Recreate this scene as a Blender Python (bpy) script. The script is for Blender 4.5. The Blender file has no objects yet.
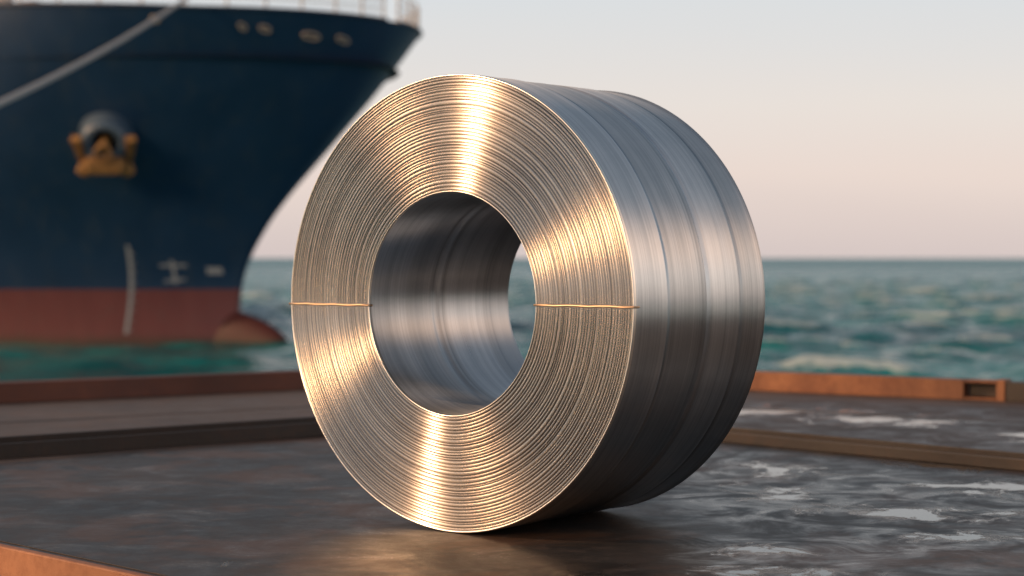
import bpy, math, random
import numpy as np
from mathutils import Vector, Matrix
random.seed(4); rng=np.random.default_rng(7)
S=bpy.context.scene
S.view_settings.view_transform='Standard'; S.view_settings.look='None'; S.view_settings.exposure=0
SEA=-3.0
# ------------------------------------------------------------ helpers
def link(o,parent=None):
    S.collection.objects.link(o)
    if parent: o.parent=parent
    return o
def empty(name,loc=(0,0,0)):
    e=bpy.data.objects.new(name,None); e.location=loc; e.empty_display_size=.3; return link(e)
def mesh(name,v,f,mat=None,parent=None,smooth=False):
    m=bpy.data.meshes.new(name); m.from_pydata([tuple(p) for p in v],[],f); m.update()
    if mat: m.materials.append(mat)
    if smooth:
        m.polygons.foreach_set('use_smooth',[True]*len(m.polygons))
    o=bpy.data.objects.new(name,m); return link(o,parent)
def grid_faces(nr,nc,close=False):
    F=[]
    for i in range(nr-1):
        for j in range(nc if close else nc-1):
            a=i*nc+j; b=i*nc+(j+1)%nc
            F.append((a,b,b+nc,a+nc))
    return F
def big_grid(name,co,nr,nc,mat,close,parent=None,flip=False):
    m=bpy.data.meshes.new(name)
    i=np.arange(nr-1)[:,None]; j=np.arange(nc if close else nc-1)[None,:]
    a=i*nc+j; b=i*nc+(j+1)%nc
    q=np.stack([a,b,b+nc,a+nc] if not flip else [a,a+nc,b+nc,b],-1).reshape(-1,4)
    m.vertices.add(len(co)); m.vertices.foreach_set('co',co.astype(np.float32).ravel())
    m.loops.add(q.size); m.loops.foreach_set('vertex_index',q.astype(np.int32).ravel())
    m.polygons.add(len(q)); m.polygons.foreach_set('loop_start',np.arange(0,q.size,4,dtype=np.int32))
    m.polygons.foreach_set('use_smooth',np.ones(len(q),bool))
    m.update(calc_edges=True); m.validate()
    m.materials.append(mat)
    o=bpy.data.objects.new(name,m); return link(o,parent)
def bar(name,p0,p1,w,h,mat,parent=None,z=0,bev=.004):
    p0=Vector((p0[0],p0[1],0));p1=Vector((p1[0],p1[1],0)); d=(p1-p0); L=d.length; d.normalize(); n=Vector((-d.y,d.x,0))
    V=[]
    for s in (0,L):
        for a,b in ((-w/2,0),(w/2,0),(w/2,h),(-w/2,h)):
            V.append(p0+d*s+n*a+Vector((0,0,z+b)))
    F=[(0,1,2,3),(7,6,5,4),(0,4,5,1),(1,5,6,2),(2,6,7,3),(3,7,4,0)]
    o=mesh(name,V,F,mat,parent)
    import bmesh
    bm=bmesh.new(); bm.from_mesh(o.data); bmesh.ops.recalc_face_normals(bm,faces=bm.faces); bm.to_mesh(o.data); bm.free()
    if bev:
        b=o.modifiers.new('b','BEVEL'); b.width=bev; b.segments=2
    return o
def tube(name,pts,r,mat,parent=None,n=10,cyclic=False):
    cu=bpy.data.curves.new(name,'CURVE'); cu.dimensions='3D'; sp=cu.splines.new('POLY'); sp.points.add(len(pts)-1)
    for q,p in zip(sp.points,pts): q.co=(*p,1)
    sp.use_cyclic_u=cyclic
    cu.bevel_depth=r; cu.bevel_resolution=3; cu.use_fill_caps=True
    cu.materials.append(mat)
    o=bpy.data.objects.new(name,cu); return link(o,parent)
# ------------------------------------------------------------ node helper
class NT:
    def __init__(s,name):
        s.m=bpy.data.materials.new(name); s.m.use_nodes=True; s.t=s.m.node_tree; s.n=s.t.nodes; s.n.clear()
        s.out=s.n.new('ShaderNodeOutputMaterial'); s.b=s.n.new('ShaderNodeBsdfPrincipled'); s.l(s.b.outputs[0],s.out.inputs[0])
    def l(s,a,b): s.t.links.new(a,b)
    def val(s,sock,v):
        if isinstance(v,bpy.types.NodeSocket): s.l(v,sock)
        else: sock.default_value=v
    def math(s,op,a,b=0.0,c=None,clamp=False):
        x=s.n.new('ShaderNodeMath'); x.operation=op; x.use_clamp=clamp; s.val(x.inputs[0],a); s.val(x.inputs[1],b)
        if c is not None: s.val(x.inputs[2],c)
        return x.outputs[0]
    def vmath(s,op,a,b=None):
        x=s.n.new('ShaderNodeVectorMath'); x.operation=op; s.val(x.inputs[0],a)
        if b is not None: s.val(x.inputs[1],b)
        return x.outputs['Value'] if op in('LENGTH','DOT_PRODUCT','DISTANCE') else x.outputs[0]
    def obj(s):
        return s.n.new('ShaderNodeTexCoord').outputs['Object']
    def sep(s,v):
        x=s.n.new('ShaderNodeSeparateXYZ'); s.l(v,x.inputs[0]); return x.outputs
    def comb(s,x,y,z):
        c=s.n.new('ShaderNodeCombineXYZ'); s.val(c.inputs[0],x); s.val(c.inputs[1],y); s.val(c.inputs[2],z); return c.outputs[0]
    def noise(s,vec,scale,det=4,rough=.55,dist=0):
        x=s.n.new('ShaderNodeTexNoise'); s.l(vec,x.inputs['Vector']); x.inputs['Scale'].default_value=scale; x.inputs['Detail'].default_value=det
        x.inputs['Roughness'].default_value=rough; x.inputs['Distortion'].default_value=dist; return x.outputs['Fac']
    def ramp(s,fac,stops,interp='LINEAR'):
        x=s.n.new('ShaderNodeValToRGB'); s.val(x.inputs[0],fac); e=x.color_ramp.elements; x.color_ramp.interpolation=interp
        for i,(p,c) in enumerate(stops):
            if i>1: e.new(p)
            e[i].position=p; e[i].color=(c,c,c,1) if isinstance(c,(int,float)) else (tuple(c)+(1,) if len(c)==3 else c)
        return x.outputs[0]
    def mix(s,f,a,b,mode='MIX'):
        x=s.n.new('ShaderNodeMix'); x.data_type='RGBA'; x.blend_type=mode; s.val(x.inputs[0],f)
        for i,v in ((6,a),(7,b)):
            if isinstance(v,tuple) and len(v)==3: v=v+(1,)
            s.val(x.inputs[i],v)
        return x.outputs[2]
    def bump(s,h,strength=.5,dist=.01,normal=None):
        x=s.n.new('ShaderNodeBump'); s.l(h,x.inputs['Height']); x.inputs['Strength'].default_value=strength; x.inputs['Distance'].default_value=dist
        if normal: s.l(normal,x.inputs['Normal'])
        return x.outputs[0]
    def set(s,**k):
        for a,v in k.items():
            nm={'base':'Base Color','rough':'Roughness','metal':'Metallic','normal':'Normal','spec':'Specular IOR Level','aniso':'Anisotropic','arot':'Anisotropic Rotation','ior':'IOR','coat':'Coat Weight'}[a]
            if a=='base' and isinstance(v,tuple) and len(v)==3: v=v+(1,)
            s.val(s.b.inputs[nm],v)
        return s.m
# ------------------------------------------------------------ materials
def steel(name,c0,c1,rough,face):
    t=NT(name); o=t.obj(); x,y,z=t.sep(o)
    if face:
        r=t.vmath('LENGTH',t.comb(x,y,0.0)); 
        vec=t.comb(x,y,t.math('MULTIPLY',r,60)); vec2=t.comb(t.math('MULTIPLY',x,.8),t.math('MULTIPLY',y,.8),t.math('MULTIPLY',r,230))
    else:
        vec=t.comb(t.math('MULTIPLY',x,.6),t.math('MULTIPLY',y,.6),t.math('MULTIPLY',z,24)); vec2=t.comb(t.math('MULTIPLY',x,.6),t.math('MULTIPLY',y,.6),t.math('MULTIPLY',z,240))
    n1=t.noise(vec,1.0,3,.6); n2=t.noise(vec2,1.0,2,.5); n3=t.noise(o,3.5,5,.65)
    f=t.math('ADD',t.math('MULTIPLY',n1,.40),t.math('ADD',t.math('MULTIPLY',n3,.25),t.math('MULTIPLY',n2,.35)))
    col=t.mix(t.ramp(f,[(.38,0),(.62,1)]),c0,c1)
    if face:
        col=t.mix(t.ramp(t.math('ADD',z,.006),[(.0,.85),(.0046,0)]),col,(.07,.058,.05))  # gaps between laps darkened in colour, shade painted by depth
    else:
        band=t.ramp(t.math('MULTIPLY',z,-1/.9),[(0,.95),(.235,1.0),(.25,.80),(.49,.86),(.50,.60),(.54,1.0),(.78,.92),(.80,.72),(1,.8)])
        col=t.mix(1.0,col,band,'MULTIPLY')
    rg=t.math('ADD',rough-.08,t.math('MULTIPLY',t.math('ADD',n1,n3),.08))
    tg=t.n.new('ShaderNodeTangent'); tg.direction_type='RADIAL'; tg.axis='Z'
    t.l(tg.outputs[0],t.b.inputs['Tangent'])
    h=t.math('ADD',t.math('MULTIPLY',n2,.5),n1)
    if face: return t.set(base=col,rough=rg,metal=1.0,aniso=1.0,arot=.25)
    return t.set(base=col,rough=rg,metal=1.0,aniso=.9,arot=.25,normal=t.bump(h,.10,.001))
M_face=steel('coil_edge_steel',(.34,.31,.285),(.60,.555,.505),.25,True)
M_out=steel('coil_outer_steel',(.44,.47,.49),(.72,.74,.75),.31,False)
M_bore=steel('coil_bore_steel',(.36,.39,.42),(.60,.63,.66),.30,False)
t=NT('coil_rim_steel'); M_rim=t.set(base=(.80,.76,.70),rough=.28,metal=1.0)
t=NT('strap_brass'); M_strap=t.set(base=(.66,.46,.30),rough=.4,metal=1.0)

def rusty(name,paint,rust,amount=.5,scale=3,rough=.6,dark=None):
    t=NT(name); o=t.obj()
    a=t.noise(o,scale,8,.65); b=t.noise(o,scale*9,6,.7); c=t.noise(o,scale*.4,3)
    f=t.ramp(t.math('ADD',t.math('MULTIPLY',a,.65),t.math('MULTIPLY',b,.35)),[(amount-.08,0),(amount+.1,1)])
    col=t.mix(f,paint,rust); col=t.mix(t.ramp(c,[(.3,.7),(.7,0)]),col,dark or tuple(v*.3 for v in rust))
    return t.set(base=col,rough=t.math('ADD',rough-.1,t.math('MULTIPLY',b,.3)),normal=t.bump(b,.5,.004))
M_orange=rusty('rust_orange_steel',(.30,.125,.055),(.17,.06,.028),.5,2.5,.6)
M_edge=rusty('edge_rust_steel',(.40,.175,.085),(.24,.09,.04),.5,2.5,.6,dark=(.14,.06,.03))
M_dkrust=rusty('dark_rust_steel',(.022,.018,.017),(.055,.03,.02),.56,3,.5)
M_under=rusty('pontoon_side',(.03,.03,.032),(.09,.04,.025),.5,1.2,.7)

# deck
t=NT('weathered_deck_plate'); o=t.obj(); x,y,z=t.sep(o)
nA=t.noise(o,.9,8,.62,.4); nB=t.noise(o,7,8,.7); nC=t.noise(o,45,4,.7); nD=t.noise(o,2.6,9,.68,.8); nE=t.noise(t.vmath('ADD',o,(13.1,4.2,0)),1.7,9,.7,.5)
nF=t.noise(t.vmath('ADD',o,(3.1,8.2,0)),3.3,10,.72,1.0)
rx=t.math('ADD',t.math('MULTIPLY',x,.72),t.math('MULTIPLY',y,.69)); ry=t.math('SUBTRACT',t.math('MULTIPLY',y,.72),t.math('MULTIPLY',x,.69))
sc=t.noise(t.comb(t.math('MULTIPLY',rx,1.6),t.math('MULTIPLY',ry,42),0.0),1.0,3,.6,.3)
sc2=t.noise(t.comb(t.math('MULTIPLY',ry,1.2),t.math('MULTIPLY',rx,36),3.0),1.0,3,.6,.3)
scr=t.math('MULTIPLY',t.ramp(t.math('MAXIMUM',sc,sc2),[(.70,0),(.74,1)]),t.ramp(nB,[(.42,0),(.6,1)]))
col=t.ramp(nA,[(.33,(.011,.011,.012)),(.5,(.023,.021,.020)),(.62,(.038,.030,.026)),(.75,(.056,.039,.03))])
col=t.mix(t.ramp(nE,[(.50,0),(.59,.75)]),col,t.mix(nB,(.042,.023,.014),(.11,.056,.032)))
col=t.mix(t.ramp(nB,[(.5,0),(.7,.7)]),col,(.062,.043,.035))
col=t.mix(t.ramp(nD,[(.57,0),(.66,.55)]),col,(.10,.10,.102))
col=t.mix(t.math('MULTIPLY',scr,.45),col,(.15,.14,.135))
col=t.mix(t.ramp(t.math('ADD',t.math('MULTIPLY',nC,.6),t.math('MULTIPLY',nD,.4)),[(.59,0),(.65,.7)]),col,(.24,.235,.23))
ax=t.math('ABSOLUTE',x)
outer=t.ramp(t.math('SUBTRACT',t.math('ADD',y,t.math('MULTIPLY',ax,.94)),12.2),[(0,0),(.02,1)])
col=t.mix(t.math('MULTIPLY',outer,.6),col,t.mix(nA,(.06,.047,.042),(.16,.125,.11)))
pud=None
for cx,cy,sx,sy in [(1.72,7.75,.36,.24),(1.40,9.3,.26,.36),(.95,6.75,.24,.12),(2.3,9.6,.40,.28),(1.25,8.4,.22,.28),(2.35,8.6,.33,.3),(2.5,12.2,.6,.5),(.85,6.3,.3,.12),(1.9,12.9,.6,.35),(1.75,7.05,.33,.14),(3.2,11.0,.4,.3)]:
    p=t.vmath('MULTIPLY',t.vmath('SUBTRACT',o,(cx,cy,0)),(1/sx,1/sy,0)); d=t.vmath('LENGTH',p)
    pud=d if pud is None else t.math('MINIMUM',pud,d)
pn=t.noise(o,3.6,10,.70,.8)
pv=t.math('ADD',t.math('SUBTRACT',.95,pud),t.math('MULTIPLY',t.math('SUBTRACT',pn,.5),6.8))
pv=t.math('MINIMUM',pv,t.math('SUBTRACT',3.4,t.math('MULTIPLY',pud,1.5)))
pv=t.math('MAXIMUM',pv,t.math('MULTIPLY',t.math('SUBTRACT',nF,.665),7))
wet=t.ramp(pv,[(0,0),(.55,1)])
halo=t.ramp(t.math('SUBTRACT',3.2,pud),[(0,0),(1,1)])
rg=t.math('ADD',.35,t.math('MULTIPLY',nB,.40))
rg=t.math('ADD',rg,t.math('MULTIPLY',outer,.15))
dampz=t.math('MULTIPLY',t.math('ADD',t.math('MULTIPLY',halo,.72),.28),t.ramp(nD,[(.42,0),(.58,1)]))
rg=t.math('SUBTRACT',rg,t.math('MULTIPLY',dampz,.27))
mr=t.n.new('ShaderNodeMix'); t.l(wet,mr.inputs[0]); t.l(rg,mr.inputs[2]); mr.inputs[3].default_value=.09
col=t.mix(t.math('MULTIPLY',wet,.65),col,(.015,.015,.017))
col=t.mix(t.math('MULTIPLY',t.math('MULTIPLY',halo,t.math('SUBTRACT',1,wet)),.4),col,(.010,.010,.011))
h=t.math('ADD',t.math('MULTIPLY',nB,.6),t.math('MULTIPLY',nC,.25)); h=t.math('ADD',h,t.math('MULTIPLY',nA,1.2)); h=t.math('MULTIPLY',h,t.math('SUBTRACT',1,t.math('MULTIPLY',wet,.90)))
M_deck=t.set(base=col,rough=mr.outputs[0],normal=t.bump(h,.5,.006),spec=.35)

# ------------------------------------------------------------ COIL
TH=math.radians(39.9); R=.912; RI=.443; W=.90
n=Vector((-math.sin(TH),-math.cos(TH),0))
coil=empty('steel_coil',(-.251,7.2,R+.001)); coil.rotation_mode='QUATERNION'; coil.rotation_quaternion=n.to_track_quat('Z','Y')
NS=1080; phi=np.linspace(0,2*np.pi,NS,endpoint=False)
nl=36
wd=rng.uniform(.75,1.3,nl); wd=wd/wd.sum()*(R-RI-.018); edges=RI+.008+np.concatenate([[0],np.cumsum(wd)])
def wob(k,amp): 
    return sum(rng.normal()*amp/(m)*np.sin(m*phi+rng.uniform(0,6.28)) for m in (1,2,3))
rows=[];mats=[]
def add(r,z,m): rows.append((r+np.zeros(NS),z+np.zeros(NS))); mats.append(m)
add(RI,-.008,2); add(RI+.0015,-.001,2); add(RI+.004,.002,2); add(RI+.007,.001,0)
wprev=np.zeros(NS)
for i in range(nl):
    a,b=edges[i],edges[i+1]; w=b-a
    wn=wob(i,.0024) if i<nl-1 else np.zeros(NS)
    env=min(1,(b-RI)/.08,(R-b)/.08+.05)
    wn=wn*env
    z0=rng.normal()*.0003
    dep=rng.uniform(.0035,.0055)
    for q,zz in ((.0,-dep),(.08,-dep*.9),(.17,-.0013),(.27,-.0005),(.40,.0),(.55,.0002),(.72,.0),(.86,-.0005),(.95,-.0014)):
        rows.append((a+w*q+wprev*(1-q)+wn*q, z0*(1 if q>.08 else .3)+zz+np.zeros(NS))); mats.append(0)
    wprev=wn
add(R-.010,-.004,0); add(R-.0075,.003,2); add(R-.003,.0038,2); add(R-.0006,.0012,2); add(R,-.003,2)
def outer_(z,dr): add(R+dr,z,1)
outer_(-.012,-.0004)
def offs(s):
    o_=0
    if s>.24: o_-=.003
    if s>.50: o_-=.0035
    if s>.54: o_+=.004
    if s>.80: o_-=.004
    return o_
ss=sorted(list(np.linspace(.02,.98,60))+[x+e for x in (.24,.50,.54,.80) for e in (-.001,.001,.004,-.004)])
for s in ss:
    d=-.007 if any(abs(s-x)<.0045 and s>x-.002 for x in (.24,.54,.80)) else 0
    outer_(-W*s,offs(s)+d+.0005*math.sin(s*31)+rng.normal()*.00018)
add(R-.001,-W+.004,2); add(R-.005,-W,2)
for k in range(30):
    add(R-.01-(R-RI-.02)*k/29,-W-(.003 if k%2 else 0),0)
add(RI+.005,-W,2); add(RI,-W+.006,3)
for s in np.linspace(.98,.02,50):
    d=.006 if abs(s-.45)<.011 else 0
    add(RI+d+rng.normal()*.00018,-W*s,3)
nr=len(rows)
co=np.zeros((nr,NS,3))
for i,(r,z) in enumerate(rows):
    co[i,:,0]=r*np.cos(phi); co[i,:,1]=r*np.sin(phi); co[i,:,2]=z
co=np.concatenate([co,co[:1]],0)
c=big_grid('wound_strip',co.reshape(-1,3),nr+1,NS,M_face,True,coil)
for m in (M_out,M_rim,M_bore): c.data.materials.append(m)
mi=np.repeat(np.array(mats),NS)
c.data.polygons.foreach_set('material_index',mi.astype(np.int32)); c.data.update()
import bmesh
bm=bmesh.new(); bm.from_mesh(c.data); bmesh.ops.remove_doubles(bm,verts=bm.verts,dist=1e-6); bmesh.ops.recalc_face_normals(bm,faces=bm.faces); bm.to_mesh(c.data); bm.free()
for i,sg in enumerate((-1,1)):
    yy=-.014 if sg<0 else .002
    P=[(sg*(RI-.004),yy,-.012),(sg*(RI-.004),yy,.0),(sg*(RI+.004),yy,.008)]
    for k in range(1,9): P.append((sg*(RI+(R-RI)*k/9),yy+.0015*math.sin(k*2+i),.0085))
    P+= [(sg*(R+.001),yy,.0085),(sg*(R+.005),yy,.002),(sg*(R+.005),yy,-.02)]
    tube('tie_wire_%d'%i,P,.0045,M_strap,coil)

# ------------------------------------------------------------ DECK
poly=[(0,16.4),(-6.9,11.65),(4.2,.9),(14,7.2)]
deck=empty('steel_barge_deck')
mesh('deck_plate',[(x,y,0) for x,y in poly],[(0,1,2,3)],M_deck,deck)
for i in range(4):
    a=Vector(poly[i]+(0,)); b=Vector(poly[(i+1)%4]+(0,))
    d=(b-a).normalized(); nn=Vector((d.y,-d.x,0)); cen=Vector((1,8,0))
    if nn.dot(cen-a)>0: nn=-nn
    o_=nn*.012
    bar('edge_plate_%d'%i,(a+o_).xy,(b+o_).xy,.04,.204,M_edge,deck,z=-.194,bev=.006)
    mesh('pontoon_side_%d'%i,[a-nn*.05+Vector((0,0,-.02)),b-nn*.05+Vector((0,0,-.02)),b-nn*.05+Vector((0,0,-4)),a-nn*.05+Vector((0,0,-4))],[(0,1,2,3)],M_under,deck)
    bar('lower_flange_%d'%i,(a+nn*.02).xy,(b+nn*.02).xy,.14,.02,M_edge,deck,z=-.222,bev=.004)
def lerp(a,b,t): return (a[0]+(b[0]-a[0])*t,a[1]+(b[1]-a[1])*t)
for i,(a,b) in enumerate([((-6,10.9),(2.2,2.9)),((-5.4,10.6),(0,14.3)),((0,14.3),(7.5,9.2))]):
    bar('weld_seam_%d'%i,a,b,.014,.004,M_dkrust,deck,z=0,bev=.001)
def channel(tag,a,b,nin,h=.075,w=.16,mat=M_dkrust):
    a=Vector(a);b=Vector(b);nin=Vector(nin).normalized()
    bar(tag+'_web',a,b,w,.012,mat,deck,z=.004)
    bar(tag+'_near_flange',a+nin*(w/2+.008),b+nin*(w/2+.008),.016,h,mat,deck,z=0)
    bar(tag+'_far_flange',a-nin*(w/2+.008),b-nin*(w/2+.008),.016,h*1.15,mat,deck,z=0)
channel('inner_bar_left',(-6.1,7.3),(0.02,12.22),(.63,-.78),h=.085,w=.22)
channel('inner_bar_right',(.24,11.98),(6.2,5.6),(-.73,-.68),h=.06,w=.18)
M_brown=rusty('curb_brown',(.085,.032,.024),(.13,.045,.028),.5,2,.6)
bar('curb_beam_left',(-6.7,11.72),(-.1,16.24),.16,.155,M_brown,deck,z=0,bev=.006)
def hollow(tag,a,b,parent):
    a=Vector(a);b=Vector(b); d=(b-a).normalized(); nn=Vector((-d.y,d.x))
    bar(tag+'_top',a,b,.16,.02,M_orange,parent,z=.135)
    bar(tag+'_bottom',a,b,.16,.02,M_orange,parent,z=.001)
    bar(tag+'_back',a+nn*.06,b+nn*.06,.016,.112,M_dkrust,parent,z=.022)
A=(.1,16.26);B=(13.6,7.4)
def onr(x):
    t_=(x-A[0])/(B[0]-A[0]); return lerp(A,B,t_)
bar('curb_beam_right_a',onr(.1),onr(3.53),.16,.155,M_orange,deck,z=0,bev=.006)
hollow('curb_pocket',onr(3.535),onr(3.74),deck)
bar('curb_beam_right_b',onr(3.745),onr(3.80),.17,.165,M_orange,deck,z=0,bev=.006)
bar('curb_beam_right_c',onr(3.805),onr(13.6),.16,.15,M_dkrust,deck,z=0,bev=.006)

# ------------------------------------------------------------ SEA
ang=np.concatenate([np.linspace(-24,24,620),np.linspace(24.6,335.4,160)]); ang=np.radians(ang)
r=[2.0]
while r[-1]<700: r.append(r[-1]*(1.0055 if r[-1]>20 else 1.03))
while r[-1]<40000: r.append(r[-1]*1.08)
r=np.array(r); nr=len(r); nc=len(ang)
RR,AA=np.meshgrid(r,ang,indexing='ij')
X=RR*np.sin(AA); Y=RR*np.cos(AA)+4
Z=np.zeros_like(X)
cell=RR*.0055; wa=np.degrees(AA)
ca=np.where((wa<24.3)|(wa>359),1.0,0.15)
for k in range(90):
    lam=1.1*(11/1.1)**rng.uniform(0,1)
    th=math.radians(250)+rng.normal()*.6
    kx,ky=math.cos(th)*2*math.pi/lam,math.sin(th)*2*math.pi/lam
    a=.042*lam/(2*math.pi)*rng.uniform(.6,1.4)
    att=np.clip((lam/cell-2.0)/3,0,1)*ca
    ph=kx*X+ky*Y+rng.uniform(0,6.28)
    Z+=a*att*np.sin(ph+.45*np.sin(ph))
lee=1-.6*np.clip((-4-X)/10,0,1)*np.clip((110-Y)/20,0,1)*(Y>0)
Z*=lee
co=np.stack([X,Y,Z+SEA],-1).reshape(-1,3)
t=NT('sea_water'); o=t.obj(); x,y,z=t.sep(o)
a=t.noise(o,.9,5,.6); b=t.noise(t.vmath('MULTIPLY',o,(1,.4,1)),.05,4,.6); c2=t.noise(o,3.5,4,.6); d5=t.noise(t.vmath('MULTIPLY',o,(.6,.25,1)),.45,4,.6)
dist=t.vmath('LENGTH',t.comb(x,y,0.0))
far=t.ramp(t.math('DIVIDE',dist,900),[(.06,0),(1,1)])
col=t.mix(b,(.006,.115,.13),(.014,.21,.215))
col=t.mix(t.ramp(d5,[(.42,.7),(.58,0)]),col,(.003,.05,.06))
col=t.mix(far,col,(.04,.17,.21))  # bluish haze put into the water's colour with distance
hz=t.math('ADD',t.math('MULTIPLY',t.math('SUBTRACT',z,SEA),1.8),t.math('MULTIPLY',t.math('SUBTRACT',a,.5),2.0))
foam=t.ramp(t.math('MULTIPLY',hz,t.math('ADD',.6,t.math('MULTIPLY',b,.8))),[(.60,0),(.85,1)])
col=t.mix(t.math('MULTIPLY',foam,.7),col,(.55,.63,.63))
sp=t.math('SUBTRACT',.42,t.math('MULTIPLY',far,.31))
rgh=t.math('ADD',t.math('ADD',.12,t.math('MULTIPLY',far,.2)),t.math('MULTIPLY',foam,.4))
M_sea=t.set(base=col,rough=rgh,ior=1.33,spec=sp,normal=t.bump(t.math('ADD',a,t.math('MULTIPLY',c2,.3)),.8,.4))
big_grid('sea',co,nr,nc,M_sea,True,None,flip=True)

# ------------------------------------------------------------ SHIP
AL=math.radians(30)
ship=empty('cargo_ship',(-13.0,86,SEA)); ship.rotation_euler=(0,0,-AL)
stem=[(-3,.2),(0,0),(2.5,0),(3.6,.3),(5.2,1.25),(7,2.7),(8.9,4.6),(12,7.2),(14.2,8.6),(16,9.5)]
def ust(h): return float(np.interp(h,[a for a,b in stem],[b for a,b in stem]))
def ustS(h):
    return sum(ust(h+d)*w for d,w in ((-1,.2),(-.5,.2),(0,.2),(.5,.2),(1,.2)))
def half(L,h):
    q=min(max(h/15,0),1)
    E=30-15*q**1.1; k=.95-.42*q**1.3; B=10.2+.8*q
    s=min(max(L/E,0),1)
    return B*(1-(1-s)**2.0)**k+.12
def top(u):
    return 14.75 + .5*min(1,max(0,(4-u)/14)) - (1.6 if u<-9.0 else 0)
def P(u,h,side=-1,off=0.0):
    L=ustS(h)-u
    y=half(L,h)
    e=.15
    dyu=(half(L-e,h)-half(L+e,h))/(2*e)
    dyh=(half(ustS(h+e)-u,h+e)-half(ustS(h-e)-u,h-e))/(2*e)
    nrm=Vector((-dyu,1,-dyh)).normalized()
    return Vector((u+nrm.x*off,side*(y+nrm.y*off),h+nrm.z*off)),Vector((nrm.x,side*nrm.y,nrm.z))
def hullmat(name,k):
    t=NT(name); o=t.obj(); x,y,z=t.sep(o)
    nz=t.noise(o,.35,6,.6); st=t.noise(t.vmath('MULTIPLY',o,(1.6,1.6,.12)),1.0,6,.65); fn=t.noise(o,3,6,.7)
    navy=t.mix(nz,(.005,.022,.062),(.012,.048,.118)); navy=t.mix(t.ramp(st,[(.5,0),(.8,.4)]),navy,(.05,.07,.09))
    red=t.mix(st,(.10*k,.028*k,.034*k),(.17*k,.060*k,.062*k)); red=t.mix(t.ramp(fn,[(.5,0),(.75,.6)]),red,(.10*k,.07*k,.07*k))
    zz=t.math('ADD',z,t.math('MULTIPLY',t.math('SUBTRACT',fn,.5),.08))
    col=t.mix(t.math('GREATER_THAN',zz,2.62),red,navy)
    wetline=t.ramp(t.math('ADD',z,t.math('MULTIPLY',nz,.6)),[(.35,.8),(.8,0)])
    col=t.mix(wetline,col,(.03,.03,.02))
    return t.set(base=col,rough=t.math('ADD',.34,t.math('MULTIPLY',nz,.2)),normal=t.bump(nz,.3,.05),spec=.5 if k==1 else .2)
M_hull=hullmat('ship_hull_paint',1); M_bulb=hullmat('antifouling_darkened',.42)  # bulb paint darker than the hull's: shade put into colour against the sun
NL=90; NH=44; Ls=np.concatenate([[0],np.geomspace(.03,46,NL-2),[110]])
for side in (-1,1):
    V=[]
    for i in range(NH):
        for L in Ls:
            q=i/(NH-1)
            h=-3+q*17.75
            u=ustS(h)-L
            h2=-3+q*(top(u)+3)
            u=ustS(h2)-L
            y=half(L,h2) if L>0 else 0
            V.append((u,side*y,h2))
    F=grid_faces(NH,NL)
    if side==1: F=[f[::-1] for f in F]
    mesh('hull_side_%s'%('port' if side==1 else 'starboard'),V,F,M_hull,ship,True)
t=NT('ship_white_paint'); M_white=t.set(base=t.mix(t.noise(t.obj(),1.5,5),(.42,.40,.38),(.6,.58,.55)),rough=.5)
t=NT('ship_deck_paint'); M_sdeck=t.set(base=(.10,.05,.035),rough=.7)
V=[]
for L in Ls:
    u=ustS(14.7)-L; hh=half(L,12.9)-.1 if L>0 else 0
    V+= [(u-.6,-hh,12.8),(u-.6,hh,12.8)]
mesh('forecastle_deck',V,[(2*i,2*i+1,2*i+3,2*i+2) for i in range(NL-1)],M_sdeck,ship)
M_dkblue=NT('hull_trim_dark').set(base=(.01,.025,.06),rough=.5)
for side in (-1,1):
    pts=[]
    for L in np.concatenate([[0.02],np.geomspace(.1,45,60)]):
        u=ustS(14.7)-L; h=top(u); u=ustS(h)-L; pts.append((u,side*half(L,h),h+.02))
    tube('bulwark_cap',pts,.09,M_dkblue,ship)
for side in (-1,1):
    us=[ustS(14.8)-L for L in (.05,.3,.8,1.6,2.6,3.8,5.2,6.8,8.5,10.3,12.2,14.2,16.3)]
    tops=[]
    for k,u in enumerate(us):
        h=top(u); p,_=P(u,h,side,-.15)
        tube('rail_post_%d'%k,[p,p+Vector((0,0,1.15))],.055,M_white,ship)
        tops.append(p)
    for hh in (.4,.78,1.15):
        tube('rail',[p+Vector((0,0,hh)) for p in tops],.045,M_white,ship)
M_chock=NT('chock_paint').set(base=(.34,.30,.26),rough=.5)
M_black=NT('opening_dark').set(base=(.01,.01,.012),rough=.8)
def ring_on_hull(name,u,h,a,b,r,mat,fill=None,off=.03):
    pts=[]
    for k in range(24):
        q=k/24*2*math.pi; p,_=P(u+a*math.cos(q),h+b*math.sin(q),-1,off); pts.append(p)
    tube(name,pts,r,mat,ship,cyclic=True)
    if fill:
        mesh(name+'_hole',[P(u+a*math.cos(k/24*6.2832),h+b*math.sin(k/24*6.2832),-1,off*.6)[0] for k in range(24)],[tuple(range(24))],fill,ship)
for i,(u,h,a_) in enumerate([(7.75,13.75,.10),(7.05,13.8,.20),(5.9,14.0,.14),(5.25,14.05,.10),(2.4,14.3,.14)]):
    ring_on_hull('panama_chock_%d'%i,u,h,a_,.12,.055,M_chock,M_black,.04)
M_mark=NT('draught_mark_paint').set(base=(.24,.28,.32),rough=.6)
def strip(name,u0,h0,u1,h1,w):
    V=[];N=24
    d=Vector((u1-u0,h1-h0)).normalized(); nn=Vector((-d.y,d.x))*w/2
    for k in range(N+1):
        q=k/N; u=u0+(u1-u0)*q; h=h0+(h1-h0)*q
        for s in (-1,1):
            V.append(P(u+nn.x*s,h+nn.y*s,-1,.02)[0])
    mesh(name,V,[(2*i,2*i+1,2*i+3,2*i+2) for i in range(N)],M_mark,ship)
strip('draught_mark_line',-4.3,.5,-3.4,4.7,.15)
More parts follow.
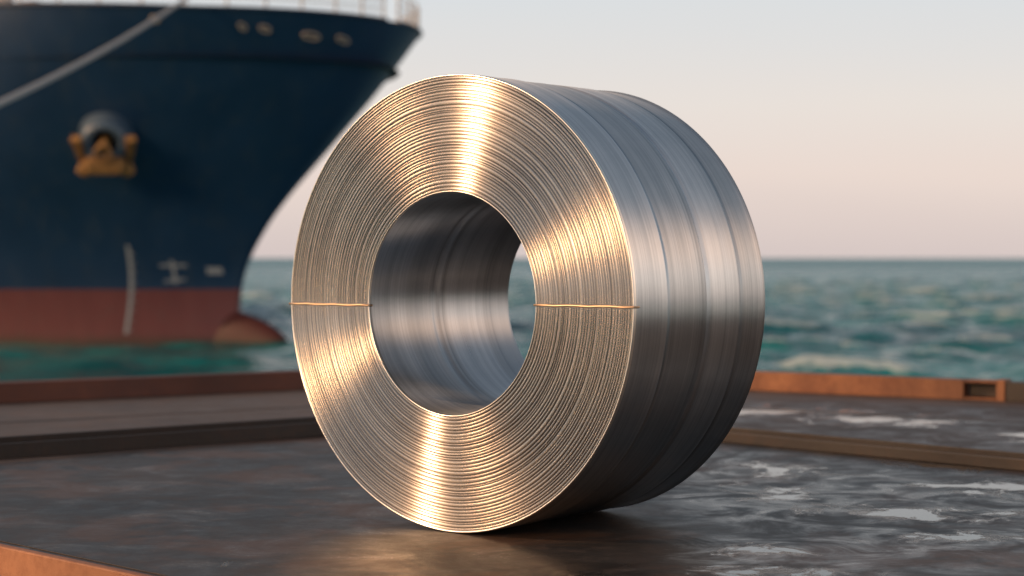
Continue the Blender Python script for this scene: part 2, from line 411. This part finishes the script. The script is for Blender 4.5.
for k in range(9): 
    h_=.7+k*.45; u_=-4.3+.9*(h_-.5)/4.2
    strip('draught_numeral_%d'%k,u_+.02,h_,u_+.2,h_,.08)
strip('bulb_mark_stem',-2.1,2.9,-2.0,4.0,.12); strip('bulb_mark_bar',-2.5,3.75,-1.5,3.75,.12); strip('bulb_mark_foot',-2.5,3.0,-1.7,3.1,.1)
strip('thruster_mark_a',-.85,3.5,-.3,3.5,.32)
V=[];n1,n2=32,32
for i in range(n1+1):
    th=math.pi*i/n1
    for j in range(n2):
        ph=2*math.pi*j/n2; rr=math.sin(th)**.8
        xx=math.cos(th)
        V.append((-3.0+6.3*xx if xx>0 else -3.0+14*xx, .95*rr*math.cos(ph), -1.0+2.85*rr*math.sin(ph)))
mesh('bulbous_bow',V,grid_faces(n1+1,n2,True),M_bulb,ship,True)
# anchor
M_anch=rusty('anchor_rust',(.46,.26,.08),(.22,.10,.035),.5,1.5,.7)
M_bol=NT('bolster_paint').set(base=(.07,.11,.16),rough=.38)
p,nn=P(-1.7,9.6,-1,0)
anc=empty('anchor_assembly'); anc.parent=ship; anc.location=p
outd=(nn*Vector((1,1,.3))+Vector((.1,0,-.2))).normalized()
anc.rotation_mode='QUATERNION'; anc.rotation_quaternion=outd.to_track_quat('Z','Y'); anc.scale=(.95,.95,.95)
def lathe(name,prof,mat,parent,n=32):
    V=[(r*math.cos(k/n*6.28318),r*math.sin(k/n*6.28318),z) for r,z in prof for k in range(n)]
    return mesh(name,V,grid_faces(len(prof),n,True),mat,parent,True)
lathe('hawse_bolster',[(1.35,-1.6),(1.3,.05),(1.15,.5),(1.1,1.0),(1.02,1.25),(.8,1.35),(.62,1.25),(.55,.8),(.55,-.3)],M_bol,anc)
lathe('shank',[(.05,-.4),(.26,-.4),(.24,1.5),(.3,1.9),(.05,2.0)],M_anch,anc)
def boxm(name,c,s,mat,parent,rot=(0,0,0),taper=1,bev=.06):
    V=[]
    for z in (-1,1):
        k=taper if z>0 else 1
        for a,b in ((-1,-1),(1,-1),(1,1),(-1,1)): V.append((a*s[0]/2*k,b*s[1]/2*k,z*s[2]/2))
    o=mesh(name,V,[(3,2,1,0),(4,5,6,7),(0,1,5,4),(1,2,6,5),(2,3,7,6),(3,0,4,7)],mat,parent)
    o.location=c; o.rotation_euler=rot; b=o.modifiers.new('b','BEVEL'); b.width=bev; b.segments=2; return o
boxm('crown',(0,-1.0,1.4),(1.9,.8,.9),M_anch,anc,bev=.25)
for s in (-1,1):
    boxm('fluke_%d'%(s+1),(s*1.15,-.45,1.2),(.5,.42,1.9),M_anch,anc,rot=(math.radians(115),math.radians(s*14),0),taper=.3,bev=.1)
    boxm('palm_%d'%(s+1),(s*1.0,-1.25,1.3),(.6,.6,.6),M_anch,anc,rot=(0,0,s*.5),bev=.18)
tube('anchor_shackle',[(.35*math.cos(k/16*6.283),.35*math.sin(k/16*6.283)-.2,2.0) for k in range(16)],.09,M_anch,anc,cyclic=True)
boxm('windlass_drum',(-2,0,13.6),(2.2,5,1.6),M_sdeck,ship)
fm=lathe('foremast',[(.35,12.8),(.32,18),(.22,24),(.1,24.2)],M_white,ship); fm.location=(-13.5,-3,0)
v1=lathe('deck_vent',[(.3,12.8),(.3,15.4),(.5,15.5),(.5,16.2),(.1,16.4)],M_white,ship); v1.location=(-7.2,-8,0)
boxm('mooring_winch',(-5.4,-8.2,15.1),(1.6,1.0,1.0),rusty('winch_paint',(.35,.28,.2),(.22,.12,.07),.5,1,.6),ship)
boxm('winch_pedestal',(-5.4,-8.2,13.7),(1.2,.8,1.78),M_sdeck,ship)
boxm('hatch_coaming',(-45,0,13.9),(34,14,2.2),M_sdeck,ship)
boxm('accommodation_block',(-92,0,23),(14,19,20),M_white,ship)
boxm('transom',(-100.5,0,5.5),(1,21.8,15),M_hull,ship)

t=NT('mooring_rope_fibre'); M_rope=t.set(base=t.mix(t.noise(t.obj(),8,4),(.28,.28,.29),(.45,.45,.44)),rough=.9)
a=Vector((-13.63,78.0,12.57)); b=Vector((-14.14,34.0,2.19))
pts=[]
for k in range(41):
    q=k/40; p=a.lerp(b,q); p.z-=4*q*(1-q)*.55; pts.append(p)
tube('mooring_rope',pts,.085,M_rope)

# ------------------------------------------------------------ SKY
w=bpy.data.worlds.new('sky'); S.world=w; w.use_nodes=True
class WT(NT):
    def __init__(s): s.t=w.node_tree; s.n=s.t.nodes; s.n.clear()
t=WT(); out=t.n.new('ShaderNodeOutputWorld'); bg=t.n.new('ShaderNodeBackground'); t.l(bg.outputs[0],out.inputs[0])
g=t.n.new('ShaderNodeTexCoord').outputs['Generated']; x,y,z=t.sep(g)
cl=t.noise(t.vmath('MULTIPLY',g,(1,1,7)),2.2,4,.5)
zc=t.math('ADD',z,t.math('MULTIPLY',t.math('SUBTRACT',cl,.5),.03))
zc=t.math('MAXIMUM',zc,0)
base=t.ramp(zc,[(0,(.66,.56,.54)),(.045,(.80,.67,.61)),(.085,(.79,.72,.67)),(.15,(.68,.71,.73)),(.30,(.36,.42,.48)),(1,(.09,.13,.19))])
base=t.mix(t.math('LESS_THAN',z,-.002),base,(.02,.05,.055))
SUN_AZ=Vector((-.985,-.17,0)).normalized(); EL=math.radians(24)
sd=Vector((SUN_AZ.x*math.cos(EL),SUN_AZ.y*math.cos(EL),math.sin(EL)))
def lobe(d,pw,colr,k):
    global base
    dd=t.vmath('DOT_PRODUCT',g,tuple(d.normalized())); dd=t.math('MAXIMUM',dd,0); f=t.math('MULTIPLY',t.math('POWER',dd,pw),k)
    f=t.math('MULTIPLY',f,t.ramp(z,[(0,0),(.02,1)]))
    m=t.n.new('ShaderNodeVectorMath'); m.operation='SCALE'; m.inputs[0].default_value=colr; t.l(f,m.inputs['Scale'])
    base=t.vmath('ADD',base,m.outputs[0])
lobe(sd,30,(1,.6,.34),.3)
lobe(Vector((-.945,.10,.34)),420,(1,.58,.30),40)  # added bright spot in unseen sky, for another gold streak on the coil face
lobe(Vector((-.60,-.78,.26)),260,(1,.57,.28),70)  # added warm spot behind the camera, makes the coil face's side wedges
lobe(Vector((.96,.12,.30)),60,(1,.58,.33),2.8)  # added glow in unseen right-hand sky, for a warm band on the coil side
sky=t.n.new('ShaderNodeTexSky'); sky.sky_type='NISHITA'; sky.sun_disc=False; sky.sun_elevation=EL; sky.sun_rotation=math.atan2(sd.x,sd.y)
m=t.n.new('ShaderNodeVectorMath'); m.operation='SCALE'; t.l(sky.outputs[0],m.inputs[0]); m.inputs['Scale'].default_value=.006
base=t.vmath('ADD',base,m.outputs[0])
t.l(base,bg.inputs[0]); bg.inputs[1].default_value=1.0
sl=bpy.data.lights.new('sun','SUN'); sl.energy=2.2; sl.angle=math.radians(.6); sl.color=(1,.60,.33)
so=bpy.data.objects.new('sun',sl); link(so); so.rotation_mode='QUATERNION'; so.rotation_quaternion=sd.to_track_quat('Z','Y')

# ------------------------------------------------------------ CAMERA
cd=bpy.data.cameras.new('camera'); cam=bpy.data.objects.new('camera',cd); link(cam); S.camera=cam
cd.sensor_width=36; cd.lens=1808/1024*36; cd.clip_end=60000; cd.clip_start=.05
cam.location=(0,0,1.095); cam.rotation_euler=(math.radians(90)-math.atan(30/1808),0,0)
cd.dof.use_dof=True; cd.dof.focus_distance=7.0; cd.dof.aperture_fstop=1.6
